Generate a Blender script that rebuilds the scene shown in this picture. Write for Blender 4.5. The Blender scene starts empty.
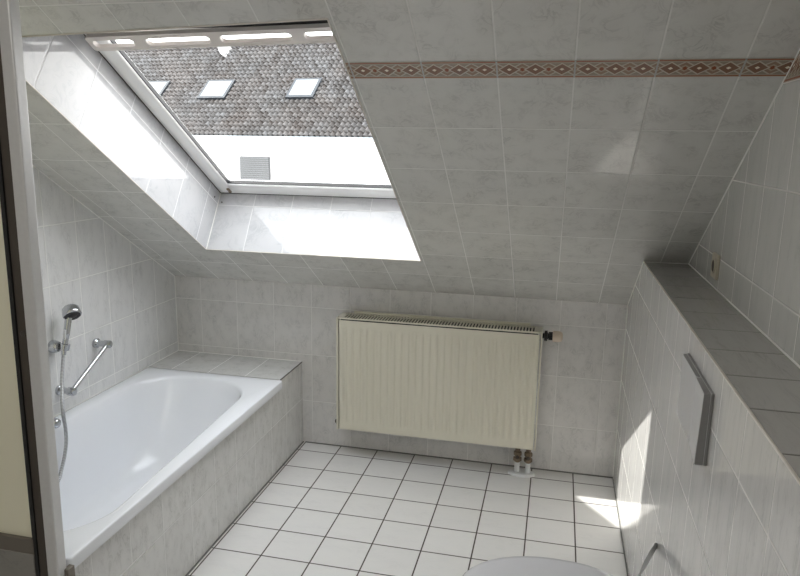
import bpy, bmesh, math, random
from mathutils import Vector, Matrix
random.seed(4)
COL = bpy.context.scene.collection
pi = math.pi

# ------------------------------------------------------------------ helpers
def tag(o, label=None, cat=None, group=None, kind=None):
    if label: o['label'] = label
    if cat: o['category'] = cat
    if group: o['group'] = group
    if kind: o['kind'] = kind
    return o

def empty(name, loc=(0, 0, 0), parent=None):
    o = bpy.data.objects.new(name, None)
    o.empty_display_size = .05
    COL.objects.link(o)
    o.location = loc
    if parent: o.parent = parent
    return o

def obj(name, bm, mat, parent=None, smooth=None, bevel=0, kind=None):
    """link bmesh (world coordinates) as one object; keeps world position under its parent"""
    me = bpy.data.meshes.new(name)
    bm.to_mesh(me); bm.free()
    mats = mat if isinstance(mat, (list, tuple)) else [mat]
    for m in mats: me.materials.append(m)
    o = bpy.data.objects.new(name, me)
    COL.objects.link(o)
    if parent is not None:
        w = Matrix.Identity(4); p = parent
        chain = []
        while p is not None:
            chain.append(p); p = p.parent
        for q in reversed(chain): w = w @ q.matrix_basis
        o.parent = parent
        me.transform(w.inverted())
    if bevel:
        b = o.modifiers.new('bevel', 'BEVEL'); b.width = bevel; b.segments = 3
        b.limit_method = 'ANGLE'; b.angle_limit = math.radians(35)
    if smooth is not None or bevel:
        for f in me.polygons: f.use_smooth = True
        me.set_sharp_from_angle(angle=math.radians(smooth if smooth else 40))
    if kind: o['kind'] = kind
    return o

def B(): return bmesh.new()

def box(bm, x0, x1, y0, y1, z0, z1, M=None):
    r = bmesh.ops.create_cube(bm, size=1)
    for v in r['verts']:
        v.co = Vector(((x0 + x1) / 2 + v.co.x * (x1 - x0), (y0 + y1) / 2 + v.co.y * (y1 - y0), (z0 + z1) / 2 + v.co.z * (z1 - z0)))
        if M: v.co = M @ v.co
    return bm

def quad(bm, o, u, v, lu, lv, u0=0, v0=0):
    """flat tiled rectangle with UVs in metres"""
    uvl = bm.loops.layers.uv.verify()
    o, u, v = Vector(o), Vector(u), Vector(v)
    c = [(0, 0), (lu, 0), (lu, lv), (0, lv)]
    f = bm.faces.new([bm.verts.new(o + u * a + v * b) for a, b in c])
    for lp, (a, b) in zip(f.loops, c): lp[uvl].uv = (u0 + a, v0 + b)
    return bm

def poly(bm, pts, uvs):
    uvl = bm.loops.layers.uv.verify()
    f = bm.faces.new([bm.verts.new(Vector(p)) for p in pts])
    for lp, t in zip(f.loops, uvs): lp[uvl].uv = t
    return bm

def tube(bm, path, r, n=16, cap=True):
    path = [Vector(p) for p in path]
    rs = r if isinstance(r, (list, tuple)) else [r] * len(path)
    t0 = (path[1] - path[0]).normalized()
    a = Vector((0, 0, 1)) if abs(t0.z) < .9 else Vector((1, 0, 0))
    nrm = (a - t0 * a.dot(t0)).normalized()
    rings = []
    for i, p in enumerate(path):
        if i == 0: t = t0
        elif i == len(path) - 1: t = (path[i] - path[i - 1]).normalized()
        else:
            t = (path[i + 1] - path[i - 1])
            t = t.normalized() if t.length > 1e-9 else t0
        nrm = (nrm - t * nrm.dot(t)).normalized()
        bn = t.cross(nrm)
        rings.append([bm.verts.new(p + (nrm * math.cos(2 * pi * k / n) + bn * math.sin(2 * pi * k / n)) * rs[i]) for k in range(n)])
    for a, b in zip(rings, rings[1:]):
        for k in range(n): bm.faces.new((a[k], a[(k + 1) % n], b[(k + 1) % n], b[k]))
    if cap:
        bm.faces.new(rings[0][::-1]); bm.faces.new(rings[-1])
    return bm

def lathe(bm, base, axis, prof, n=32):
    """prof = [(distance along axis, radius)]"""
    base, axis = Vector(base), Vector(axis).normalized()
    a = Vector((0, 0, 1)) if abs(axis.z) < .9 else Vector((1, 0, 0))
    e1 = (a - axis * a.dot(axis)).normalized(); e2 = axis.cross(e1)
    rings = [[bm.verts.new(base + axis * d + (e1 * math.cos(2 * pi * k / n) + e2 * math.sin(2 * pi * k / n)) * max(r, 1e-4)) for k in range(n)] for d, r in prof]
    for a, b in zip(rings, rings[1:]):
        for k in range(n): bm.faces.new((a[k], a[(k + 1) % n], b[(k + 1) % n], b[k]))
    bm.faces.new(rings[0][::-1]); bm.faces.new(rings[-1])
    return bm

def bez(p, n=24):
    """Catmull-Rom through points"""
    p = [Vector(q) for q in p]; p = [2 * p[0] - p[1]] + p + [2 * p[-1] - p[-2]]
    out = []
    for i in range(1, len(p) - 2):
        for k in range(n):
            t = k / n
            out.append(.5 * ((2 * p[i]) + (p[i + 1] - p[i - 1]) * t + (2 * p[i - 1] - 5 * p[i] + 4 * p[i + 1] - p[i + 2]) * t * t + (3 * p[i] - p[i - 1] - 3 * p[i + 1] + p[i + 2]) * t ** 3))
    out.append(p[-2]); return out

# ------------------------------------------------------------------ materials
class NT:
    def __init__(s, name):
        s.m = bpy.data.materials.new(name); s.m.use_nodes = True
        s.t = s.m.node_tree; s.t.nodes.clear()
        s.out = s.t.nodes.new('ShaderNodeOutputMaterial')
    def n(s, ty, **kw):
        x = s.t.nodes.new(ty)
        for k, v in kw.items(): setattr(x, k, v)
        return x
    def l(s, a, b): s.t.links.new(a, b)
    def put(s, sock, v):
        if isinstance(v, bpy.types.NodeSocket): s.l(v, sock)
        else: sock.default_value = v
    def math(s, op, a, b=0, c=0):
        x = s.n('ShaderNodeMath', operation=op)
        s.put(x.inputs[0], a); s.put(x.inputs[1], b); s.put(x.inputs[2], c)
        return x.outputs[0]
    def mix(s, f, a, b):
        x = s.n('ShaderNodeMix', data_type='RGBA')
        s.put(x.inputs[0], f)
        for i, v in ((6, a), (7, b)):
            s.put(x.inputs[i], (*v, 1) if isinstance(v, (tuple, list)) and len(v) == 3 else v)
        return x.outputs[2]
    def ramp(s, f, stops):
        x = s.n('ShaderNodeValToRGB'); s.put(x.inputs[0], f)
        while len(x.color_ramp.elements) < len(stops): x.color_ramp.elements.new(.5)
        for e, (p, c) in zip(x.color_ramp.elements, stops):
            e.position = p; e.color = (*c, 1) if len(c) == 3 else c
        return x.outputs[0]
    def bsdf(s, **kw):
        x = s.n('ShaderNodeBsdfPrincipled')
        for k, v in kw.items():
            s.put(x.inputs[k], (*v, 1) if isinstance(v, (tuple, list)) and len(v) == 3 else v)
        s.l(x.outputs[0], s.out.inputs[0]); return x

def plain(name, col, rough=.4, metal=0, noise=.04, scale=30, bump=0, coat=0):
    s = NT(name)
    tc = s.n('ShaderNodeTexCoord')
    nz = s.n('ShaderNodeTexNoise'); nz.inputs['Scale'].default_value = scale; nz.inputs['Detail'].default_value = 3
    s.l(tc.outputs['Object'], nz.inputs['Vector'])
    c = s.mix(nz.outputs[0], tuple(x * (1 - noise) for x in col), tuple(min(1, x * (1 + noise)) for x in col))
    kw = {'Base Color': c, 'Roughness': rough, 'Metallic': metal, 'Coat Weight': coat}
    if bump:
        bp = s.n('ShaderNodeBump'); bp.inputs['Strength'].default_value = bump; bp.inputs['Distance'].default_value = .002
        s.l(nz.outputs[0], bp.inputs['Height']); kw['Normal'] = bp.outputs[0]
    s.bsdf(**kw); return s.m

def tiles(name, w, h, ou, ov, base=(.74, .74, .73), vein=(.56, .56, .56), grout=(.62, .61, .58), gw=.0035, rough=.055,
          stretch=(1, 1), vscale=15, vein_amt=.75, skip=None):
    """glazed marbled tiles laid on a UV grid in metres"""
    s = NT(name)
    uv = s.n('ShaderNodeUVMap'); sp = s.n('ShaderNodeSeparateXYZ'); s.l(uv.outputs[0], sp.inputs[0])
    U = s.math('DIVIDE', s.math('SUBTRACT', sp.outputs[0], ou), w)
    v_ = sp.outputs[1]
    if skip: v_ = s.math('SUBTRACT', v_, s.math('MULTIPLY', s.math('GREATER_THAN', v_, skip[0]), skip[1]))
    V = s.math('DIVIDE', s.math('SUBTRACT', v_, ov), h)
    fu, fv = s.math('FRACT', U), s.math('FRACT', V)
    def dist(f, size):
        return s.math('MULTIPLY', s.math('MINIMUM', f, s.math('SUBTRACT', 1, f)), size)
    du, dv = dist(fu, w), dist(fv, h)
    d = s.math('MINIMUM', du, dv)
    mr = s.n('ShaderNodeMapRange', interpolation_type='SMOOTHSTEP')
    s.l(d, mr.inputs[0]); mr.inputs[1].default_value = gw * .35; mr.inputs[2].default_value = gw * .75
    tile = mr.outputs[0]
    cu, cv = s.math('FLOOR', U), s.math('FLOOR', V)
    cb = s.n('ShaderNodeCombineXYZ'); s.l(cu, cb.inputs[0]); s.l(cv, cb.inputs[1])
    wn = s.n('ShaderNodeTexWhiteNoise'); s.l(cb.outputs[0], wn.inputs[0])
    off = s.n('ShaderNodeVectorMath', operation='SCALE'); s.l(wn.outputs['Color'], off.inputs[0]); off.inputs['Scale'].default_value = 20
    st = s.n('ShaderNodeVectorMath', operation='MULTIPLY'); s.l(uv.outputs[0], st.inputs[0]); st.inputs[1].default_value = (stretch[0], stretch[1], 1)
    ad = s.n('ShaderNodeVectorMath', operation='ADD'); s.l(st.outputs[0], ad.inputs[0]); s.l(off.outputs[0], ad.inputs[1])
    nz = s.n('ShaderNodeTexNoise'); nz.inputs['Scale'].default_value = vscale; nz.inputs['Detail'].default_value = 5
    nz.inputs['Distortion'].default_value = 1.2; nz.inputs['Roughness'].default_value = .6
    s.l(ad.outputs[0], nz.inputs['Vector'])
    # thin veins: ridge of the noise, plus broad clouds
    rid = s.math('ABSOLUTE', s.math('SUBTRACT', nz.outputs[0], .5))
    r1 = s.ramp(rid, [(0, (1, 1, 1)), (.05, (0, 0, 0))])
    n2 = s.n('ShaderNodeTexNoise'); n2.inputs['Scale'].default_value = vscale * .7; n2.inputs['Detail'].default_value = 2
    s.l(ad.outputs[0], n2.inputs['Vector'])
    cl = s.ramp(n2.outputs[0], [(.38, (0, 0, 0)), (.7, (1, 1, 1))])
    amt = s.math('MULTIPLY', s.math('ADD', s.math('MULTIPLY', s.math('MULTIPLY', r1, cl), .8), s.math('MULTIPLY', cl, .22)), vein_amt)
    col = s.mix(amt, base, vein)
    # tiny tone change from tile to tile
    tone = s.math('ADD', .975, s.math('MULTIPLY', wn.outputs['Value'], .04))
    hs = s.n('ShaderNodeHueSaturation'); s.l(tone, hs.inputs['Value']); s.l(col, hs.inputs['Color'])
    col = s.mix(tile, grout, hs.outputs[0])
    # relief: grout groove, rounded arris, faint waviness of the glaze
    n3 = s.n('ShaderNodeTexNoise'); n3.inputs['Scale'].default_value = 5; n3.inputs['Detail'].default_value = 1
    s.l(ad.outputs[0], n3.inputs['Vector'])
    mr2 = s.n('ShaderNodeMapRange', interpolation_type='SMOOTHSTEP')
    s.l(d, mr2.inputs[0]); mr2.inputs[1].default_value = gw * .3; mr2.inputs[2].default_value = gw * 1.4
    hgt = s.math('ADD', mr2.outputs[0], s.math('MULTIPLY', n3.outputs[0], .3))
    bp = s.n('ShaderNodeBump'); bp.inputs['Strength'].default_value = .5; bp.inputs['Distance'].default_value = .0012
    s.l(hgt, bp.inputs['Height'])
    rg = s.math('ADD', s.math('MULTIPLY', s.math('SUBTRACT', 1, tile), .6), rough)
    s.bsdf(**{'Base Color': col, 'Roughness': rg, 'Normal': bp.outputs[0], 'IOR': 1.52})
    return s.m

# room numbers (metres).  floor z=0, far wall y=0, x to the right
XL, XW, XR, HK, HW = -.733, 1.591, 1.758, .870, 1.141
A = .5697; CA, SA = math.cos(A), math.sin(A)
YB = -4.3; ZC = 2.5
HT = .453
SL = lambda x, s, off=0: Vector((x, -s * CA + off * SA, HK + s * SA + off * CA))   # point on the slope
SDIR = Vector((0, -CA, SA)); NOUT = Vector((0, SA, CA))
S_TOP = (ZC - HK) / SA

WALLC = (.70, .70, .685); VEIN = (.50, .505, .51)
m_slope = tiles('slope_tiles', .1932, .236, .8807, 1.645, base=(.65, .645, .62), vein=(.47, .465, .45), grout=(.72, .715, .69), vein_amt=1.0, vscale=20, skip=(1.67, .056))
m_back = tiles('back_wall_tiles', .2083, .2555, -.583, .7506, base=(.70, .685, .67), vein=(.50, .495, .49), stretch=(1.3, .8), vscale=26, vein_amt=.8, grout=(.76, .75, .73))
m_left = tiles('left_wall_tiles', .185, .245, .0, .995, base=(.72, .72, .72), vein=(.55, .55, .555), stretch=(1.8, .6), vscale=24, vein_amt=.8, grout=(.80, .80, .78))
m_right = tiles('right_wall_tiles', .186, .25, -.008, 1.24, base=(.63, .63, .605), vein=(.50, .50, .485), stretch=(3, .45), grout=(.70, .69, .66))
m_low = tiles('low_wall_tiles', .184, .25, .017, 1.005, base=(.72, .715, .705), vein=(.50, .50, .50), stretch=(3, .4), vein_amt=.9, vscale=20, grout=(.70, .69, .67))
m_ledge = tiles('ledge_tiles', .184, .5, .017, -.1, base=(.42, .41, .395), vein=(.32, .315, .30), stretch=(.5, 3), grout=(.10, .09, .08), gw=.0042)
m_floor = tiles('floor_tiles', .2, .1846, .0, .0891, base=(.80, .79, .775), vein=(.70, .695, .685), grout=(.055, .04, .033), gw=.0052, rough=.14, stretch=(.6, 1.6), vein_amt=.5)
m_panel = tiles('tub_panel_tiles', .184, .25, -.042, .250, base=(.73, .725, .71), vein=(.52, .515, .50), vscale=26, vein_amt=.9, stretch=(1.8, .8), grout=(.74, .74, .72), gw=.003)
m_deck = tiles('deck_tiles', .2, .6, -.60, -.3, base=(.66, .66, .65), vein=(.48, .48, .47), vscale=26, vein_amt=.9, grout=(.74, .74, .73))
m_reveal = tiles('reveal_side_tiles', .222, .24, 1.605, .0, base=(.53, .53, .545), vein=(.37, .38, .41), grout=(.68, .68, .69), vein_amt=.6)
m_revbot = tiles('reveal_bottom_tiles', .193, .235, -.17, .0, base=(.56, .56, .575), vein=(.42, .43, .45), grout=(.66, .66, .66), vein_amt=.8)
m_plaster = plain('white_plaster', (.62, .61, .58), .8, bump=.2, scale=60)
m_caulk = plain('white_silicone', (.80, .80, .77), .35)
m_gcaulk = plain('grey_silicone', (.16, .16, .15), .45)
m_enamel = plain('white_enamel', (.80, .815, .85), .07, noise=.01, scale=3)
m_chrome = plain('chrome', (.50, .51, .53), .10, 1, noise=.02)
m_hose = None
m_alu = plain('brushed_aluminium', (.66, .66, .66), .38, .35, noise=.05, scale=90)
m_brown = plain('dark_bronze_channel', (.075, .062, .05), .4, .2)
m_black = plain('black_rubber', (.012, .012, .013), .5)
m_cream = plain('cream_acrylic', (.82, .79, .62), .35, noise=.02, scale=4)
m_rad = plain('cream_radiator_enamel', (.70, .67, .56), .32, noise=.015)
m_raddark = plain('radiator_inner_shade', (.02, .018, .015), .7)  # near-black stands in for shade behind the grille slots and panel gaps
m_sash = plain('white_lacquer', (.88, .88, .88), .3, noise=.01)
m_bar = plain('pale_grey_bar', (.74, .69, .66), .4, noise=.02)
m_brass = plain('worn_brass', (.26, .20, .14), .3, .7)
m_knob = plain('cream_knob_plastic', (.62, .52, .42), .45)
m_sock = plain('ivory_plastic', (.50, .46, .36), .4)
m_sockd = plain('dark_socket_well', (.06, .045, .03), .6)
m_flush = plain('grey_plastic', (.62, .62, .635), .28, noise=.01)
m_ceramic = plain('white_ceramic', (.72, .72, .75), .12, noise=.01)
m_trimdark = plain('steel_edge_strip', (.10, .09, .08), .35, .6)
m_trimlight = plain('pale_edge_strip', (.66, .62, .57), .35, .2)
m_rail = plain('grey_bronze_rail', (.17, .15, .125), .4, .3)
m_rosette = plain('white_rosette_plastic', (.74, .75, .75), .4)

def glass_mat():
    s = NT('window_glass')
    tr = s.n('ShaderNodeBsdfTransparent'); gl = s.n('ShaderNodeBsdfGlossy'); gl.inputs['Roughness'].default_value = .02
    fr = s.n('ShaderNodeLayerWeight'); fr.inputs[0].default_value = .5
    fac = s.math('ADD', s.math('MULTIPLY', s.math('POWER', fr.outputs['Facing'], 5), .9), .04)
    mx = s.n('ShaderNodeMixShader'); s.l(fac, mx.inputs[0]); s.l(tr.outputs[0], mx.inputs[1]); s.l(gl.outputs[0], mx.inputs[2])
    tr.inputs[0].default_value = (.97, .985, .98, 1)
    s.l(mx.outputs[0], s.out.inputs[0]); return s.m
m_glass = glass_mat()

def border_mat():
    s = NT('diamond_border_tiles')
    uv = s.n('ShaderNodeUVMap'); sp = s.n('ShaderNodeSeparateXYZ'); s.l(uv.outputs[0], sp.inputs[0])
    w, hb = .1932, .066
    T = s.math('DIVIDE', s.math('SUBTRACT', sp.outputs[0], .8807), w)
    ft = s.math('FRACT', T)
    per = 1 / 2.96
    P = s.math('FRACT', s.math('DIVIDE', s.math('SUBTRACT', ft, .5 - per * .5), per))
    v = s.math('DIVIDE', sp.outputs[1], hb)                    # 0..1 over the strip
    b = s.math('ABSOLUTE', s.math('SUBTRACT', s.math('MULTIPLY', v, 2), 1))   # 0 mid .. 1 edge
    a1 = s.math('ABSOLUTE', s.math('SUBTRACT', P, .5))
    a2 = s.math('SUBTRACT', .5, a1)
    lt = lambda x, y: s.math('LESS_THAN', x, y)
    def dia(a, ha, hv):                                      # |a|/ha+|b|/hv
        return s.math('ADD', s.math('DIVIDE', a, ha), s.math('DIVIDE', b, hv))
    D1, D2 = dia(a1, .36, .60), dia(a2, .40, .62)
    col = s.mix(lt(D2, 1.32), (0.300, 0.247, 0.195), (0.510, 0.450, 0.367))
    col = s.mix(lt(D2, 1.08), col, (0.285, 0.188, 0.135))
    col = s.mix(lt(D2, .62), col, (0.420, 0.352, 0.270))
    col = s.mix(lt(D2, .36), col, (0.240, 0.068, 0.030))
    col = s.mix(lt(D1, 1.22), col, (0.570, 0.503, 0.420))
    col = s.mix(lt(D1, 1.0), col, (.225, .12, .08))
    col = s.mix(lt(D1, .26), col, (0.900, 0.840, 0.705))
    col = s.mix(s.math('GREATER_THAN', b, .70), col, (0.405, 0.352, 0.285))
    col = s.mix(s.math('GREATER_THAN', b, .80), col, (0.300, 0.105, 0.053))
    col = s.mix(s.math('GREATER_THAN', b, .93), col, (0.540, 0.465, 0.375))
    eg = s.math('MULTIPLY', s.math('MINIMUM', ft, s.math('SUBTRACT', 1, ft)), w)
    col = s.mix(lt(eg, .0022), col, (.45, .44, .42))
    s.bsdf(**{'Base Color': col, 'Roughness': .18}); return s.m
m_border = border_mat()

# ------------------------------------------------------------------ the room
def struct(name, bm, mat, parent=None, **k):
    o = obj(name, bm, mat, parent, **k)
    if parent is None: o['kind'] = 'structure'
    return o

struct('floor', quad(B(), (XL, YB, 0), (1, 0, 0), (0, 1, 0), XR - XL, -YB, XL, YB), m_floor)
struct('wall_back', quad(B(), (XL, 0, 0), (1, 0, 0), (0, 0, 1), XR - XL, HK, XL, 0), m_back)
def side_wall(x, mat, name):
    pts = [(x, 0, 0), (x, YB, 0), (x, YB, ZC), (x, -S_TOP * CA, ZC), (x, 0, HK)]
    return struct(name, poly(B(), pts, [(p[1], p[2]) for p in pts]), mat)
side_wall(XL, m_left, 'wall_left')
wr = side_wall(XR, m_right, 'wall_right')
bm = quad(B(), (XR - .0012, YB, 1.74), (0, 1, 0), (0, 0, 1), -YB - 1.74 / .64 * 0 - .0, .066, YB + .8807, 0)
# cut the strip where the slope starts
for v in bm.verts:
    if v.co.y > -.5: v.co.y = -(v.co.z - HK) / SA * CA
obj('border_strip', bm, m_border, wr)
struct('wall_front', quad(B(), (XL, YB, 0), (1, 0, 0), (0, 0, 1), XR - XL, ZC), m_plaster)

# sloped ceiling with the roof-window opening
X0, X1, SB, ST0, ST1 = -.358, .676, .3905, 1.822, 1.866
bm = B()
def sq(xa, xb, sa0, sb0, sa1, sb1):
    """strip between s-values at xa (sa0..sb0) and xb (sa1..sb1)"""
    poly(bm, [SL(xa, sa0), SL(xb, sa1), SL(xb, sb1), SL(xa, sb0)], [(xa, sa0), (xb, sa1), (xb, sb1), (xa, sb0)])
sq(XL, X0, 0, S_TOP, 0, S_TOP)
sq(X0, X1, 0, SB, 0, SB)
sq(X0, X1, ST0, S_TOP, ST1, S_TOP)
sq(X1, XR, 0, S_TOP, 0, S_TOP)
quad(bm, (XL, -S_TOP * CA, ZC), (1, 0, 0), (0, -1, 0), XR - XL, -YB - S_TOP * CA, XL, S_TOP)
ceil = struct('ceiling', bm, m_slope)
for xa, xb in ((XL, X0), (X1, XR)):
    bm = B()
    o0 = SL(xa, 1.640, -.0012)
    quad(bm, o0, (1, 0, 0), SDIR, xb - xa, .066, xa, 0)
    obj('border_strip', bm, m_border, ceil)

# reveal of the roof window
OFF = .30; STF = 1.60
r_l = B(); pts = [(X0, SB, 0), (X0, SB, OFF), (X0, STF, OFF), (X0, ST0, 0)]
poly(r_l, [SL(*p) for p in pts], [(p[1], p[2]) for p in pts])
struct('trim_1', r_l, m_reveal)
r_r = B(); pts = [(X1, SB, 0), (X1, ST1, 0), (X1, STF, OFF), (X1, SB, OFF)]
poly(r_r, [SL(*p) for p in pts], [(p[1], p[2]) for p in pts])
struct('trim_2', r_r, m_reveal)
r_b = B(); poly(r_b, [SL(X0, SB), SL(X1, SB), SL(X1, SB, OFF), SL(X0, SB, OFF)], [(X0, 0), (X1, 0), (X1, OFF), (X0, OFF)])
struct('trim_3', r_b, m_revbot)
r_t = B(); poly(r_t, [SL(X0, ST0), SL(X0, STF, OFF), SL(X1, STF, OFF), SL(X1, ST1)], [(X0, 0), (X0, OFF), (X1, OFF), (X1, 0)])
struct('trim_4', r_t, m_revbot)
# thin metal edge strips round the opening (flush, on the room side)
bm = B()
cor = [SL(X0, SB, -.001), SL(X1, SB, -.001), SL(X1, ST1, -.001), SL(X0, ST0, -.001)]
for a, b in zip(cor, cor[1:] + cor[:1]): tube(bm, [a, b], .0022, 6)
struct('trim_5', bm, m_trimlight)

# silicone joints
bm = B(); r = .0034
for a, b in [((XL, 0, HT), (XL, 0, HK)), (SL(XL, 0), SL(XL, S_TOP)), ((XL, 0, HT), (XL, -1.8, HT)), ((XL, 0, HT), (-.013, 0, HT)),
             ((XW, 0, .01), (XW, 0, HK)), (SL(XW, 0), SL(XW, (HW - HK) / SA)), (SL(XR, (HW - HK) / SA), SL(XR, S_TOP)),
             ((XR, -(HW - HK) / SA * CA, HW), (XR, YB, HW)), (SL(XW, (HW - HK) / SA), SL(XR, (HW - HK) / SA)),
             (SL(X0, SB), SL(X0, SB, OFF))]:
    tube(bm, [a, b], r, 8)
struct('trim_6', bm, m_caulk)
bm = B()
for a, b in [((0, 0, .001), (XW, 0, .001)), ((XW, 0, .001), (XW, YB, .001)), ((-.013, 0, .001), (-.013, -1.84, .001))]:
    tube(bm, [a, b], .0045, 8)
struct('trim_7', bm, m_gcaulk)

# low tiled wall in front of the right wall, with its ledge
yk = -(HW - HK) / SA * CA
pts = [(XW, 0, 0), (XW, 0, HK), (XW, yk, HW), (XW, YB, HW), (XW, YB, 0)]
lw = struct('wall_right_low', poly(B(), pts, [(p[1], p[2]) for p in pts]), m_low)
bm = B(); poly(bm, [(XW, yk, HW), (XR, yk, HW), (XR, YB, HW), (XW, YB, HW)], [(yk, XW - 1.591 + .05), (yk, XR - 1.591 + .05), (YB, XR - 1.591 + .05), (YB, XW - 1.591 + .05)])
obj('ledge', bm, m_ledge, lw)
bm = B(); tube(bm, [(XW, yk, HW), (XW, YB, HW)], .0028, 8)
obj('edge_strip', bm, m_trimlight, lw)

# ------------------------------------------------------------------ roof window
win = empty('window_1', SL((X0 + X1) / 2, SB, OFF)); tag(win, kind='structure')
def ring(bm, xa, xb, sa, sb, wx, wb, wt, o0, o1):
    """rectangular ring in the slope frame, member widths wx (sides), wb, wt"""
    M = Matrix(((1, 0, 0, 0), (0, SDIR.y, NOUT.y, 0), (0, SDIR.z, NOUT.z, HK), (0, 0, 0, 1)))
    for (a, b, c, d) in ((xa, xa + wx, sa, sb), (xb - wx, xb, sa, sb), (xa + wx, xb - wx, sa, sa + wb), (xa + wx, xb - wx, sb - wt, sb)):
        box(bm, a, b, c, d, o0, o1, M)
    return bm
MS = Matrix(((1, 0, 0, 0), (0, SDIR.y, NOUT.y, 0), (0, SDIR.z, NOUT.z, HK), (0, 0, 0, 1)))
obj('frame', ring(B(), X0 - .03, X1 + .03, SB - .03, STF + .02, .05, .05, .05, OFF, OFF + .04), m_sash, win, bevel=.003)
obj('sash', ring(B(), X0 + .024, X1 - .024, SB + .026, STF - .02, .062, .080, .075, OFF - .012, OFF + .02), m_sash, win, bevel=.006)
obj('gasket', ring(B(), X0 + .0855, X1 - .0855, SB + .1055, STF - .094, .0045, .0045, .0045, OFF - .004, OFF + .012), m_black, win)
obj('shadow_gap', ring(B(), X0 + .001, X1 - .001, SB + .001, STF - .001, .004, .004, .004, OFF - .001, OFF + .003), m_black, win)
bm = quad(B(), SL(X0 + .08, SB + .10, OFF + .004), (1, 0, 0), SDIR, X1 - X0 - .16, STF - SB - .19)
obj('glass_pane', bm, m_glass, win)
# ventilation flap bar with four slots, tilted a hair like the opening edge
bm = B()
bx0, bx1, bh = -.335, .672, .068
slots = [(-.318, -.165), (-.118, .112), (.150, .392), (.435, .640)]
def rr_pts(a, b, c, d, r, n=6):
    out = []
    for cx, cy, s0 in ((b - r, d - r, 0), (a + r, d - r, 1), (a + r, c + r, 2), (b - r, c + r, 3)):
        for k in range(n + 1):
            t = (s0 + k / n) * pi / 2
            out.append((cx + r * math.cos(t), cy + r * math.sin(t)))
    return out
outer = rr_pts(bx0, bx1, 0, bh, .012)
loops = [rr_pts(a, b, .016, .050, .014) for a, b in slots]
geo_edges = []
for lp in [outer] + loops:
    vs = [bm.verts.new((x, y, 0)) for x, y in lp]
    geo_edges += [bm.edges.new((vs[i], vs[(i + 1) % len(vs)])) for i in range(len(vs))]
bmesh.ops.triangle_fill(bm, edges=geo_edges, use_beauty=True)
ex = bmesh.ops.extrude_face_region(bm, geom=bm.faces[:])
for v in [g for g in ex['geom'] if isinstance(g, bmesh.types.BMVert)]: v.co.z += .016
bmesh.ops.recalc_face_normals(bm, faces=bm.faces)
tilt = math.radians(1.5)
for v in bm.verts:
    x, y, z = v.co
    v.co = SL(x + .018, 1.463 + y + (x + .35) * math.tan(tilt), OFF - .046 + z)
obj('vent_bar', bm, m_bar, win, bevel=.002)
for x in (-.30, .15, .62): obj('bar_bracket', box(B(), x - .01, x + .01, 1.50, 1.53, OFF - .034, OFF - .008, MS), m_bar, win)
bm = B(); box(bm, X0 + .005, X1 - .005, 1.545, 1.575, OFF - .03, OFF - .011, MS)
obj('dark_seal', bm, m_black, win)
bm = B(); box(bm, X0 + .068, X0 + .082, SB + .04, SB + .075, OFF - .020, OFF - .011, MS)
obj('catch_plate', bm, m_brass, win, bevel=.003)
obj('screw', lathe(B(), SL(X0 + .0005, SB + .045, OFF - .045), (1, 0, 0), [(0, .0045), (.002, .0045)], 12), m_trimdark, win)
obj('screw', lathe(B(), SL(X0 + .02, SB + .0005, OFF - .05), SDIR, [(0, .004), (.002, .004)], 12), m_trimdark, win)

# ------------------------------------------------------------------ bathtub
def rrect(cx, cy, hx, hy, r, z, n=14):
    out = []
    for sx, sy, s0 in ((1, 1, 0), (-1, 1, 1), (-1, -1, 2), (1, -1, 3)):
        for k in range(n + 1):
            t = (s0 + k / n) * pi / 2
            out.append(Vector((cx + sx * (hx - r) + r * math.cos(t), cy + sy * (hy - r) + r * math.sin(t), z)))
    return out
def loft(bm, rings, close=True, cap=True):
    vs = [[bm.verts.new(p) for p in r] for r in rings]
    for a, b in zip(vs, vs[1:]):
        n = len(a)
        for k in range(n): bm.faces.new((a[k], a[(k + 1) % n], b[(k + 1) % n], b[k]))
    if cap: bm.faces.new(vs[-1])
    return bm
def rc(x0, x1, y0, y1, r, z): return rrect((x0 + x1) / 2, (y0 + y1) / 2, (x1 - x0) / 2, (y1 - y0) / 2, r, z)
TX0, TX1, TY0, TY1 = XL + .003, .001, -1.803, -.294
bm = B()
ix0, ix1, iy0, iy1 = -.668, -.082, -1.745, -.352
rings = [rc(TX0, TX1, TY0, TY1, .012, .414), rc(TX0, TX1, TY0, TY1, .012, .447), rc(TX0 + .002, TX1 - .002, TY0 + .002, TY1 - .002, .012, .4515),
         rc(TX0 + .006, TX1 - .006, TY0 + .006, TY1 - .006, .012, HT), rc(ix0, ix1, iy0, iy1, .23, HT - .001),
         rc(ix0 + .006, ix1 - .006, iy0 + .006, iy1 - .006, .226, HT - .004), rc(ix0 + .012, ix1 - .012, iy0 + .012, iy1 - .014, .222, HT - .014),
         rc(ix0 + .02, ix1 - .02, iy0 + .025, iy1 - .03, .215, HT - .05),
         rc(ix0 + .035, ix1 - .035, iy0 + .04, iy1 - .09, .205, HT - .16), rc(ix0 + .055, ix1 - .055, iy0 + .06, iy1 - .16, .195, HT - .27),
         rc(ix0 + .075, ix1 - .075, iy0 + .08, iy1 - .22, .18, HT - .335), rc(ix0 + .10, ix1 - .10, iy0 + .105, iy1 - .27, .16, HT - .365),
         rc(ix0 + .14, ix1 - .14, iy0 + .145, iy1 - .32, .13, HT - .378), rc(ix0 + .24, ix1 - .24, iy0 + .4, iy1 - .6, .05, HT - .382)]
for k, rg in enumerate(rings):
    if k >= 4:
        for p in rg:
            side = max(0, min(1, (p.x + .5) / .3)); t = max(0, min(1, (-p.y - .45) / 1.1))
            p.x += side * (-.014 + .062 * t)
loft(bm, rings)
bmesh.ops.recalc_face_normals(bm, faces=bm.faces)
tub = obj('bathtub', bm, m_enamel, smooth=50)
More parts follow.
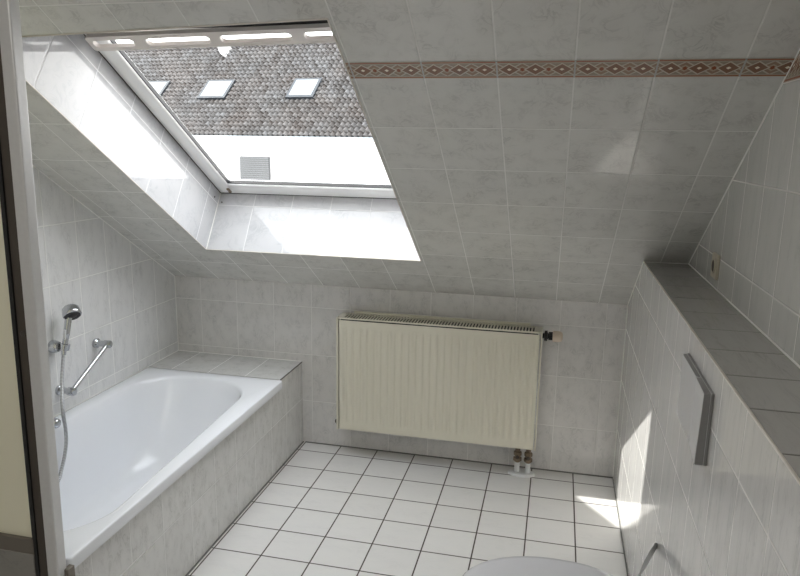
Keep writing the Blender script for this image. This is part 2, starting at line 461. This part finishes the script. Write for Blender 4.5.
tag(tub, 'white enamelled built-in bathtub with rounded basin beside the left wall', 'bathtub')
bm = B(); lathe(bm, (-.375, -1.46, HT - .381), (0, 0, 1), [(0, .028), (.003, .028), (.005, .022), (.006, .001)], 28)
obj('drain_cover', bm, m_chrome, tub, smooth=40)

sur = empty('bathtub_surround', (0, -.9, 0)); tag(sur, 'marbled tile front and deck enclosing the white bathtub', 'tub surround')
obj('front_panel', quad(B(), (-.014, -1.84, .0), (0, 1, 0), (0, 0, 1), 1.84, HT, -1.84, 0), m_panel, sur)
bm = B(); quad(bm, (XL + .001, -.294, HT), (1, 0, 0), (0, 1, 0), .718, .294, XL, -.294)
obj('deck', bm, m_deck, sur)
bm = B(); quad(bm, (XL + .001, -1.805, 0), (1, 0, 0), (0, 0, 1), .717, .41, XL, 0)
obj('end_panel', bm, m_panel, sur)
bm = B(); box(bm, -.0145, -.011, -.292, -.002, HT - .004, HT + .0015)
obj('edge_strip', bm, m_trimdark, sur)
bm = B(); box(bm, -.016, -.011, -1.80, -1.395, .01, .249)
uvl = bm.loops.layers.uv.verify()
for f in bm.faces:
    for lp in f.loops: lp[uvl].uv = (lp.vert.co.y + .06, lp.vert.co.z)
obj('access_panel', bm, m_panel, sur)

# ------------------------------------------------------------------ shower screen at the near end of the tub
sc = empty('shower_screen', (-.37, -1.86, .45)); tag(sc, 'cream shower partition with pale aluminium post at the near end of the bathtub', 'shower screen')
ZT = HK + (1.84 * SA / CA) - .005
def lean(z): return .012 * (z - .43)
def lbox(xa, xb, ya, yb, za, zb, dx=lean):
    bm = B(); box(bm, xa, xb, ya, yb, za, zb)
    for v in bm.verts: v.co.x += dx(v.co.z)
    return bm
obj('post', lbox(-.024, .010, -1.858, -1.824, 0, ZT), m_alu, sc, bevel=.004)
obj('channel', lbox(-.058, -.024, -1.846, -1.824, 0, ZT), m_brown, sc, bevel=.002)
obj('seal', lbox(-.069, -.058, -1.850, -1.826, .405, ZT), m_black, sc)
obj('panel', lbox(XL + .002, -.069, -1.842, -1.832, .528, ZT, dx=lambda z: lean(z) if True else 0) if False else lbox(XL + .002, -.066, -1.842, -1.832, .528, ZT, dx=lambda z: 0), m_cream, sc)
obj('bottom_rail', lbox(XL + .002, -.066, -1.852, -1.826, .487, .532, dx=lambda z: 0), m_rail, sc, bevel=.003)
for z in (1.104, 1.829): obj('screw', lathe(B(), (-.043 + lean(z), -1.846, z), (0, -1, 0), [(0, .007), (.002, .007), (.003, .004)], 16), m_trimdark, sc, smooth=40)
bm = lbox(.004, .022, -1.835, -1.808, 0, .445, dx=lambda z: 0)
obj('corner_cap', bm, m_rail, sc, bevel=.003)
m_dado = tiles('dado_tiles', .2, .157, 0, .016, base=(.26, .25, .23), vein=(.2, .19, .18), grout=(.33, .31, .27))
bm = B(); box(bm, XL + .002, -.066, -1.85, -1.83, 0, .487); uvl = bm.loops.layers.uv.verify()
for f in bm.faces:
    for lp in f.loops: lp[uvl].uv = (lp.vert.co.x, lp.vert.co.z)
obj('tiled_base', bm, m_dado, sc)

# ------------------------------------------------------------------ radiator
RX0, RX1, RZ0, RZ1, RYF, RYB = .219, 1.214, .157, .744, -.135, -.030
rad = empty('radiator', ((RX0 + RX1) / 2, RYB, RZ0)); tag(rad, 'cream ribbed panel radiator mounted on the far wall below the slope', 'radiator')
# front panel with pressed vertical channels
bm = B()
n_rib = 27
xs = []
x0r, x1r = RX0 + .016, RX1 - .012
zs = [RZ0 + .004, RZ0 + .036, RZ0 + .050, RZ0 + .066, RZ1 - .075, RZ1 - .058, RZ1 - .044, RZ1 - .013]
cols = n_rib * 10
def prof(u): # 0..1 inside a rib period -> depth
    a = abs(u - .5) * 2
    t = max(0, min(1, (a - .30) / .32)); t = t * t * (3 - 2 * t)
    return t
grid = []
for j, z in enumerate(zs):
    amp = {0: 0, 1: 0, 2: .55, 3: 1, 4: 1, 5: .55, 6: 0, 7: 0}[j]
    row = []
    for i in range(cols + 1):
        u = (i / cols) * n_rib
        x = x0r + .012 + (x1r - x0r - .024) * i / cols
        row.append(bm.verts.new((x, RYF + .0065 * amp * prof(u % 1) * 1.0, z)))
    row = [bm.verts.new((x0r, RYF, z))] + row + [bm.verts.new((x1r, RYF, z))]
    grid.append(row)
for a, b in zip(grid, grid[1:]):
    for k in range(len(a) - 1): bm.faces.new((a[k], a[k + 1], b[k + 1], b[k]))
obj('front_panel', bm, m_rad, rad, smooth=60)
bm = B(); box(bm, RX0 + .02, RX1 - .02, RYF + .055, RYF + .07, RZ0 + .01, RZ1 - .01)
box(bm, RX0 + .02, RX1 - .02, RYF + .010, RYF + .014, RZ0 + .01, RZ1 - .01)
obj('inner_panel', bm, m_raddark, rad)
for xa, xb in ((RX0, RX0 + .011), (RX1 - .007, RX1)):
    bm = B(); box(bm, xa, xb, RYF - .001, RYB, RZ0, RZ1 - .002)
    obj('side_panel', bm, m_rad, rad, bevel=.002)
# top grille: frame and cross bars in one pressed sheet
bm = B()
box(bm, RX0 + .004, RX1 - .002, RYF - .001, RYF + .006, RZ1 - .007, RZ1)
box(bm, RX0 + .004, RX1 - .002, RYB - .008, RYB, RZ1 - .006, RZ1)
box(bm, RX0 + .004, RX0 + .030, RYF, RYB, RZ1 - .005, RZ1)
box(bm, RX1 - .030, RX1 - .002, RYF, RYB, RZ1 - .005, RZ1)
nb = 64
for i in range(nb):
    x = RX0 + .034 + (RX1 - RX0 - .068) * i / (nb - 1)
    box(bm, x - .0036, x + .0036, RYF + .004, RYB - .006, RZ1 - .003, RZ1)
obj('top_grille', bm, m_rad, rad)
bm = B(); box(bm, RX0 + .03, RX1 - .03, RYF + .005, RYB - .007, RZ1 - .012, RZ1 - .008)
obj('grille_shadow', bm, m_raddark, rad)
bm = B(); box(bm, RX0 + .06, RX1 - .06, RYB, RYB + .012, RZ1 - .03, RZ1 + .010)
obj('wall_bracket', bm, m_rad, rad, bevel=.002)
bm = B(); lathe(bm, (RX0, -.085, RZ0 + .022), (-1, 0, 0), [(0, .012), (.004, .012), (.0045, .015), (.015, .015), (.016, .010), (.021, .009)], 20)
obj('vent_plug', bm, m_brown, rad, smooth=40)
vc = B(); z = .716; y = -.085
prf = []
lathe(vc, (RX1 - .002, y, z), (1, 0, 0), [(0, .012), (.010, .012), (.011, .024), (.024, .025), (.025, .017), (.029, .014)], 24)
for k in range(14):
    t = 2 * pi * k / 14
    tube(vc, [(RX1 + .028, y + .017 * math.cos(t), z + .017 * math.sin(t)), (RX1 + .046, y + .017 * math.cos(t), z + .017 * math.sin(t))], .0024, 6)
tube(vc, [(RX1 + .02, y, z), (RX1 + .046, y, z)], .012, 12)
col = obj('valve_collar', vc, m_black, rad, smooth=40)
vk = B(); lathe(vk, (RX1 + .046, y, z), (1, 0, 0), [(0, .023), (.003, .026), (.024, .026), (.038, .024), (.043, .020), (.046, .010), (.0465, .001)], 32)
obj('thermostat_knob', vk, m_knob, rad, smooth=40)
for x in (1.129, 1.181):
    p = empty('supply_pipe', (x, -.07, 0), rad)
    p.location = Vector((x, -.07, 0)) - rad.location
    bm = B(); tube(bm, [(x, -.07, .008), (x, -.07, .062)], .0125, 20)
    obj('pipe_sleeve', bm, m_rosette, p, smooth=40)
    bm = B(); lathe(bm, (x, -.07, .060), (0, 0, 1), [(0, .011), (.008, .011), (.009, .0205), (.026, .0205), (.028, .014), (.036, .013), (.038, .0195), (.056, .0195), (.058, .012), (.100, .012)], 6)
    obj('brass_fitting', bm, m_brass, p)
    bm = B(); lathe(bm, (x, -.090, .095), (0, -1, 0), [(0, .009), (.006, .009), (.007, .006)], 16)
    obj('lockshield', bm, m_brown, p, smooth=40)
bm = B()
ro = [Vector((1.152 + .066 * math.cos(t), -.072 + .036 * math.sin(t), 0)) for t in [2 * pi * k / 48 for k in range(48)]]
def scl(f, z): return [Vector((1.152 + (p.x - 1.152) * f, -.072 + (p.y + .072) * f, z)) for p in ro]
loft(bm, [scl(1, .0), scl(1, .007), scl(.94, .011), scl(.5, .012)])
obj('floor_rosette', bm, m_rosette, rad, smooth=40)

# ------------------------------------------------------------------ chrome on the left wall
# grab bar
g1, g2 = Vector((XL, -.675, .688)), Vector((XL, -.925, .556))
PR = .062
gb = empty('grab_bar', g1); tag(gb, 'slanting chrome grab bar fixed on the tiles above the bathtub', 'grab bar')
for g in (g1, g2):
    bm = B(); lathe(bm, g, (1, 0, 0), [(0, .021), (.003, .022), (.012, .022), (.015, .018), (.018, .014), (PR, .0125)], 28)
    lathe(bm, g + Vector((PR - .016, 0, 0)), (1, 0, 0), [(0, .014), (.002, .0175), (.028, .0175), (.032, .015), (.034, .008)], 28)
    obj('mount', bm, m_chrome, gb, smooth=40)
bm = B(); tube(bm, [g1 + Vector((PR, 0, 0)), g2 + Vector((PR, 0, 0))], .0095, 20)
obj('bar', bm, m_chrome, gb, smooth=40)

# hand shower in its wall holder
HB = Vector((XL, -.940, .750))
hs = empty('hand_shower', HB); tag(hs, 'chrome hand shower hanging in a wall holder above the bathtub', 'hand shower')
bm = B(); lathe(bm, HB, (1, 0, 0), [(0, .026), (.004, .027), (.022, .025), (.034, .020), (.037, .012)], 28)
obj('wall_holder', bm, m_chrome, hs, smooth=40)
h0 = HB + Vector((.050, .002, -.032)); h1 = HB + Vector((.066, .030, .115))
bm = B(); ax = (h1 - h0).normalized()
lathe(bm, HB + Vector((.052, .006, -.014)), ax, [(0, .010), (.001, .0185), (.026, .0205), (.027, .012)], 24)
tube(bm, [HB + Vector((.025, .004, -.004)), HB + Vector((.052, .008, 0))], .009, 12)
obj('holder_clip', bm, m_chrome, hs, smooth=40)
bm = B(); tube(bm, bez([h0, h0.lerp(h1, .35), h0.lerp(h1, .75), h1, h1 + Vector((.010, .012, .028))], 8), [.0095] * 4 + [.011] * 8 + [.013] * 8 + [.0135] * 8 + [.014] * 5, 20)
obj('handle', bm, m_chrome, hs, smooth=50)
bm = B(); c = HB + Vector((.062, .004, .060)); box(bm, -.005, .005, -.003, .003, -.02, .02, Matrix.Translation(c + Vector((.004, -.004, -.005))) @ Matrix.Rotation(.1, 4, 'Y'))
obj('handle_button', bm, m_flush, hs, bevel=.002)
hd = Vector((.55, -.42, -.72)).normalized()
hc = h1 + Vector((.006, .010, .030))
bm = B(); lathe(bm, hc - hd * .022, hd, [(0, .010), (.003, .024), (.012, .033), (.034, .036), (.044, .036), (.047, .033)], 36)
obj('head', bm, m_chrome, hs, smooth=50)
bm = B(); lathe(bm, hc + hd * .0252, hd, [(0, .031), (.002, .0305), (.003, .020), (.0005, .018), (.003, .012), (.004, .001)], 32)
obj('spray_face', bm, m_black, hs, smooth=50)
# hose
hp = bez([h0, (-.668, -.978, .62), (-.640, -1.022, .52), (-.628, -1.030, .44), (-.620, -1.045, .375), (-.612, -1.085, .305), (-.600, -1.14, .26), (-.58, -1.26, .30), (-.60, -1.36, .44)], 30)
rsn = [.0068 + .0007 * (i % 2) for i in range(len(hp))]
s = NT('ribbed_steel_hose')
tc = s.n('ShaderNodeTexCoord'); wv = s.n('ShaderNodeTexWave', bands_direction='Z'); wv.inputs['Scale'].default_value = 60
s.l(tc.outputs['Object'], wv.inputs['Vector'])
bp = s.n('ShaderNodeBump'); bp.inputs['Strength'].default_value = .6; bp.inputs['Distance'].default_value = .001; s.l(wv.outputs[1], bp.inputs['Height'])
s.bsdf(**{'Base Color': s.mix(wv.outputs[1], (.30, .30, .31), (.62, .63, .65)), 'Metallic': 1.0, 'Roughness': .28, 'Normal': bp.outputs[0]})
m_hose = s.m
bm = B(); tube(bm, hp, rsn, 14)
obj('hose', bm, m_hose, hs, smooth=60)

# wall outlet below it
WO = Vector((XL, -1.065, .476))
wo = empty('wall_outlet', WO); tag(wo, 'small chrome water outlet on the wall just above the bathtub rim', 'tap')
bm = B(); lathe(bm, WO, (1, 0, 0), [(0, .021), (.004, .0215), (.010, .020), (.014, .016), (.075, .0155)], 28)
obj('flange', bm, m_chrome, wo, smooth=40)
bm = B(); lathe(bm, WO + Vector((.070, 0, 0)), (1, 0, 0), [(0, .014), (.002, .019), (.026, .020), (.034, .016), (.038, .008)], 28)
obj('knob', bm, m_chrome, wo, smooth=40)
bm = B(); tube(bm, [WO + Vector((.070, 0, 0)), WO + Vector((.072, -.004, -.028))], .010, 16)
obj('spout', bm, m_chrome, wo, smooth=40)

# ------------------------------------------------------------------ right-hand side
# flush plate
fp = empty('flush_plate', (XW, -1.62, 1.0)); tag(fp, 'light grey toilet flush plate with hinged button on the low tiled wall', 'flush plate')
bm = B(); box(bm, XW - .007, XW - .0005, -1.80, -1.40, .86, 1.105)
obj('cover_rim', bm, plain('faint_cover', (.66, .66, .665), .25), fp, bevel=.004) if False else bm.free()
bm = B(); box(bm, XW - .007, XW - .0005, -1.772, -1.478, .918, 1.082)
m_fside = plain('shaded_grey_plastic', (.21, .208, .205), .35)  # darker copy of the plastic, paints shade on the near and top faces
bm.normal_update()
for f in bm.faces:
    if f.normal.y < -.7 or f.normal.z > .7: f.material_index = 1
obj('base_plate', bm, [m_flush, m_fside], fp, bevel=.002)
bm = B()
vs = [(XW - .0065, -1.772, 1.082), (XW - .0065, -1.665, 1.082), (XW - .0065, -1.665, .918), (XW - .0065, -1.772, .918),
      (XW - .022, -1.772, 1.080), (XW - .019, -1.665, 1.080), (XW - .018, -1.665, .920), (XW - .026, -1.772, .918)]
V = [bm.verts.new(v) for v in vs]
for f in ((0, 1, 2, 3), (4, 7, 6, 5), (0, 4, 5, 1), (2, 6, 7, 3), (0, 3, 7, 4), (1, 5, 6, 2)): bm.faces.new([V[i] for i in f])
bmesh.ops.recalc_face_normals(bm, faces=bm.faces)
bm.normal_update()
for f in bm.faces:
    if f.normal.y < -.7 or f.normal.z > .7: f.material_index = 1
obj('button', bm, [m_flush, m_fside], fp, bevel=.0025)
bm = B()
box(bm, XW - .017, XW - .0065, -1.658, -1.480, .920, 1.081)
bm.normal_update()
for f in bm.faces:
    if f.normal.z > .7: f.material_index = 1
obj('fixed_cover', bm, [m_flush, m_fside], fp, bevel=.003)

# socket on the right wall
so = empty('wall_socket', (XR, -.895, 1.213)); tag(so, 'small ivory socket on the right wall above the tiled ledge', 'socket')
bm = B(); box(bm, XR - .010, XR - .0005, -.935, -.855, 1.173, 1.253)
obj('cover', bm, m_sock, so, bevel=.004)
bm = B(); lathe(bm, (XR - .0102, -.895, 1.213), (-1, 0, 0), [(0, .024), (.003, .024), (.0032, .020), (.0005, .019)], 28)
obj('socket_ring', bm, m_sock, so, smooth=40)
bm = B(); lathe(bm, (XR - .0112, -.895, 1.213), (-1, 0, 0), [(0, .0185), (.0015, .0185)], 28)
obj('socket_well', bm, m_sockd, so, smooth=40)

# toilet
to = empty('toilet', (XW, -1.6, .1)); tag(to, 'wall-hung toilet with closed pale grey lid at the bottom edge', 'toilet')
def dshape(x_tip, x_back, hw, z, cy=-1.605, n=40, k=1.0):
    pts = []
    for i in range(n):
        t = 2 * pi * i / n
        c, s_ = math.cos(t), math.sin(t)
        xm = x_tip + (x_back - x_tip) * .52
        if c < 0: x = xm + (xm - x_tip) * c
        else: x = xm + (x_back - xm) * (abs(c) ** .75)
        yy = hw * (abs(s_) ** .9) * (1 if s_ >= 0 else -1)
        pts.append(Vector((x, cy + yy, z)))
    return pts
bm = B()
loft(bm, [dshape(1.36, XW - .001, .10, .09), dshape(1.30, XW - .001, .12, .12), dshape(1.16, XW - .001, .15, .22), dshape(1.09, XW - .001, .172, .31), dshape(1.065, XW - .001, .18, .37), dshape(1.07, XW - .001, .178, .378), dshape(1.1, XW - .01, .17, .380)])
bmesh.ops.recalc_face_normals(bm, faces=bm.faces)
obj('bowl', bm, m_ceramic, to, smooth=60)
bm = B(); loft(bm, [dshape(1.062, 1.515, .186, .381), dshape(1.055, 1.52, .19, .386), dshape(1.055, 1.52, .19, .396), dshape(1.06, 1.515, .186, .400), dshape(1.2, 1.4, .1, .401)])
bmesh.ops.recalc_face_normals(bm, faces=bm.faces)
obj('seat', bm, m_ceramic, to, smooth=60)
bm = B(); loft(bm, [dshape(1.052, 1.522, .192, .402), dshape(1.045, 1.527, .197, .407), dshape(1.045, 1.527, .197, .415), dshape(1.05, 1.522, .192, .420), dshape(1.07, 1.505, .175, .4235), dshape(1.15, 1.44, .11, .427), dshape(1.25, 1.34, .03, .428)])
bmesh.ops.recalc_face_normals(bm, faces=bm.faces)
obj('lid', bm, m_ceramic, to, smooth=60)
for y in (-1.53, -1.68): obj('hinge', tube(B(), [(1.527, y - .02, .401), (1.527, y + .02, .401)], .011, 16), m_chrome, to, smooth=40)

# curved bracket beside the toilet
ho = empty('wall_bracket', (XW, -1.308, .44)); tag(ho, 'curved flat grey metal bracket on the low wall beside the toilet', 'bracket')
pth = bez([(XW, -1.306, .441), (1.578, -1.333, .445), (1.557, -1.385, .446), (1.535, -1.437, .442), (1.520, -1.475, .434)], 8)
bm = B(); n = len(pth)
rows = []
for i, p in enumerate(pth):
    t = i / (n - 1)
    w = .003 + .015 * math.sin(pi * min(1, .08 + t * .92))
    rows.append([bm.verts.new(p + Vector((0, 0, -w))), bm.verts.new(p + Vector((0, 0, w))), bm.verts.new(p + Vector((.0025, .0015, w))), bm.verts.new(p + Vector((.0025, .0015, -w)))])
for a, b in zip(rows, rows[1:]):
    for k in range(4): bm.faces.new((a[k], a[(k + 1) % 4], b[(k + 1) % 4], b[k]))
bm.faces.new(rows[0]); bm.faces.new(rows[-1][::-1])
bmesh.ops.recalc_face_normals(bm, faces=bm.faces)
obj('arm', bm, m_alu, ho, smooth=60)
bm = B(); lathe(bm, (XW, -1.306, .441), (-1, 0, 0), [(0, .007), (.008, .007), (.009, .004)], 16)
obj('fixing', bm, m_brown, ho, smooth=40)

# ------------------------------------------------------------------ the house across the street
PHI, RB = .13, .75
HE = empty('neighbour_house', (0, 22, 1.77)); tag(HE, 'white house with pantiled pitched roof seen through the roof window', 'house')
RM = Matrix.Translation((0, 22, 1.77)) @ Matrix.Rotation(-PHI, 4, 'Z')
CB, SBb = math.cos(RB), math.sin(RB)
def RP(x, s, h=0): return RM @ Vector((x, s * CB - h * SBb, s * SBb + h * CB))
RL = 6.27
# pantiles as real relief
s = NT('weathered_pantiles')
uv = s.n('ShaderNodeUVMap'); sp = s.n('ShaderNodeSeparateXYZ'); s.l(uv.outputs[0], sp.inputs[0])
cu = s.math('FLOOR', s.math('DIVIDE', sp.outputs[0], .235)); cv = s.math('FLOOR', s.math('DIVIDE', sp.outputs[1], .285))
cb = s.n('ShaderNodeCombineXYZ'); s.l(cu, cb.inputs[0]); s.l(cv, cb.inputs[1])
wn = s.n('ShaderNodeTexWhiteNoise'); s.l(cb.outputs[0], wn.inputs[0])
nz = s.n('ShaderNodeTexNoise'); nz.inputs['Scale'].default_value = .5; nz.inputs['Detail'].default_value = 4; s.l(uv.outputs[0], nz.inputs['Vector'])
c1 = s.mix(wn.outputs['Value'], (.030, .026, .024), (.105, .105, .108))
c2 = s.mix(s.ramp(nz.outputs[0], [(.4, (0, 0, 0)), (.62, (1, 1, 1))]), c1, s.mix(wn.outputs['Value'], (.040, .031, .027), (.090, .080, .075)))
fv = s.math('FRACT', s.math('DIVIDE', sp.outputs[1], .285))
fu = s.math('FRACT', s.math('DIVIDE', sp.outputs[0], .235))
edge = s.math('LESS_THAN', fv, .22)
c3 = s.mix(s.math('MULTIPLY', edge, .75), c2, (.04, .036, .034))
s.bsdf(**{'Base Color': c3, 'Roughness': .55})
m_pan = s.m
bm = B(); uvl = bm.loops.layers.uv.verify()
x_a, x_b = -27.0, 3.0
ncx = int((x_b - x_a) / .235) * 6
nry = 22
prev = None
for j in range(nry):
    for (sv, h) in ((j * .285, .07), (j * .285 + .284, .0)):
        row = []
        for i in range(ncx + 1):
            x = x_a + i * .235 / 6
            wv_ = .065 * math.sin(2 * pi * i / 6) + .010 * math.sin(4 * pi * i / 6)
            v = bm.verts.new(RP(x, sv, h + wv_)); row.append((v, (x, sv + (.0005 if h else -.0005))))
        if prev:
            for a in range(ncx):
                f = bm.faces.new((prev[a][0], prev[a + 1][0], row[a + 1][0], row[a][0]))
                for lp, q in zip(f.loops, (prev[a], prev[a + 1], row[a + 1], row[a])): lp[uvl].uv = q[1]
        prev = row
# back slope
HEo = HE; HE.rotation_euler = (0, 0, 0)
obj('roof', bm, m_pan, HE)
m_ext = plain('white_render', (.42, .42, .42), .8, noise=.02, scale=1)
m_extg = plain('grey_louvre', (.05, .052, .056), .5)
def rbox(x0, x1, y0, y1, z0, z1):
    bm = B(); box(bm, x0, x1, y0, y1, z0, z1, RM); return bm
obj('wall', rbox(x_a, x_b, .35, 8.0, -6, .25), m_ext, HE)
obj('eaves_board', rbox(x_a, x_b, .0, .4, -.06, .02), m_ext, HE)
bm = B(); tube(bm, [RM @ Vector((x_a, -.06, -.05)), RM @ Vector((x_b, -.06, -.05))], .07, 10)
for i in range(40): pass
obj('gutter', bm, plain('zinc_gutter', (.20, .23, .25), .4, .3), HE)
bm = B(); tube(bm, [RP(x_a, RL, .03), RP(x_b, RL, .03)], .11, 10)
for i in range(80):
    a, b = RP(x_a + i * .37, RL, .05), RP(x_a + i * .37 + .06, RL, .05); tube(bm, [a, b], .135, 10)
obj('ridge_tiles', bm, plain('ridge_tile', (.20, .18, .17), .6), HE)
m_sky = plain('skylight_glass', (.24, .26, .28), .03, 1.0, noise=.0)
m_skf = plain('skylight_frame', (.02, .024, .03), .4, .3)
def sbox(x0, x1, s0, s1, h0, h1):
    bm = B(); box(bm, x0, x1, s0, s1, h0, h1)
    for v in bm.verts: v.co = RP(*v.co)
    return bm
for xa, xb in ((-18.42, -17.16), (-15.05, -13.62), (-10.58, -9.28)):
    f = obj('skylight', sbox(xa, xb, 2.26, 3.50, .04, .16), m_skf, HE)
    obj('skylight_pane', sbox(xa + .12, xb - .12, 2.38, 3.38, .12, .165), m_sky, f)
lv = obj('louvred_window', rbox(-12.10, -10.65, .30, .36, -1.80, -.83), m_extg, HE)
bm = B()
for i in range(11):
    z = -1.76 + i * .085
    box(bm, -12.06, -10.69, .262, .30, z, z + .045, RM)
obj('louvre_slats', bm, plain('louvre_slat', (.09, .095, .10), .5), lv)
# satellite dish on the roof
sd = empty('satellite_dish', RP(-15.2, 5.6)); tag(sd, 'small white satellite dish on the far roof near its ridge', 'satellite dish')
bm = B(); tube(bm, [RP(-15.2, 5.5, 0), RP(-15.2, 5.5, 0) + Vector((0, 0, .75))], .03, 10)
obj('mast', bm, m_extg, sd)
bm = B(); dc = RP(-15.2, 5.5, 0) + Vector((.02, -.12, .25)); da = Vector((.85, -.45, .28)).normalized()
lathe(bm, dc, da, [(0, .03), (.01, .14), (.04, .26), (.09, .38), (.10, .40), (.085, .37), (.03, .25), (.005, .03)], 28)
obj('dish', bm, m_ext, sd, smooth=60)
bm = B(); tube(bm, [dc + Vector((0, 0, -.36)), dc + da * .42 + Vector((0, 0, -.12))], .015, 8)
obj('feed_arm', bm, m_extg, sd)

# ------------------------------------------------------------------ light
W = bpy.data.worlds.new('sky'); bpy.context.scene.world = W; W.use_nodes = True
nt = W.node_tree; bg = nt.nodes['Background']
tcw = nt.nodes.new('ShaderNodeTexCoord'); sx = nt.nodes.new('ShaderNodeSeparateXYZ'); cr = nt.nodes.new('ShaderNodeValToRGB')
nt.links.new(tcw.outputs['Generated'], sx.inputs[0]); nt.links.new(sx.outputs[2], cr.inputs[0]); nt.links.new(cr.outputs[0], bg.inputs[0])
cr.color_ramp.elements[0].color = (1, .98, .955, 1); cr.color_ramp.elements[1].color = (.93, .96, 1, 1)
bg.inputs[1].default_value = 6.0
sun = bpy.data.lights.new('sun', 'SUN'); sun.energy = 7; sun.angle = math.radians(.6); sun.color = (1, .96, .9)
so_ = bpy.data.objects.new('sun', sun); COL.objects.link(so_)
so_.rotation_euler = Vector((1.13, .10, -1)).to_track_quat('-Z', 'Y').to_euler(); so_.location = (-4, 0, 6)
al = bpy.data.lights.new('fill_light', 'AREA'); al.energy = 12; al.size = 1.3; al.color = (1, .96, .9)  # unseen area fill added behind the camera to lift the room
ao = bpy.data.objects.new('fill_light', al); COL.objects.link(ao); ao.location = (.6, -3.3, ZC - .02)

# ------------------------------------------------------------------ camera
cam = bpy.data.cameras.new('camera'); co = bpy.data.objects.new('camera', cam); COL.objects.link(co)
f = 684.54; cam.sensor_width = 36; cam.lens = f / 800 * 36; cam.clip_start = .02; cam.clip_end = 300
yaw, pitch, roll = -.2241, -.2083, .0159
fw = Vector((math.sin(yaw) * math.cos(pitch), math.cos(yaw) * math.cos(pitch), math.sin(pitch)))
rt = Vector((math.cos(yaw), -math.sin(yaw), 0)); up = rt.cross(fw)
c_, s_ = math.cos(roll), math.sin(roll)
R_, U_ = rt * c_ + up * s_, up * c_ - rt * s_
M = Matrix((R_, U_, -fw)).transposed().to_4x4(); M.translation = (1.247, -3.2415, 1.584)
co.matrix_world = M
scn = bpy.context.scene; scn.camera = co
scn.view_settings.view_transform = 'Standard'; scn.view_settings.look = 'None'
scn.view_settings.exposure = 0
scn.cycles.max_bounces = 12; scn.cycles.diffuse_bounces = 6; scn.cycles.glossy_bounces = 5; scn.cycles.transparent_max_bounces = 12
scn.cycles.use_denoising = True
scn.cycles.sample_clamp_indirect = 6
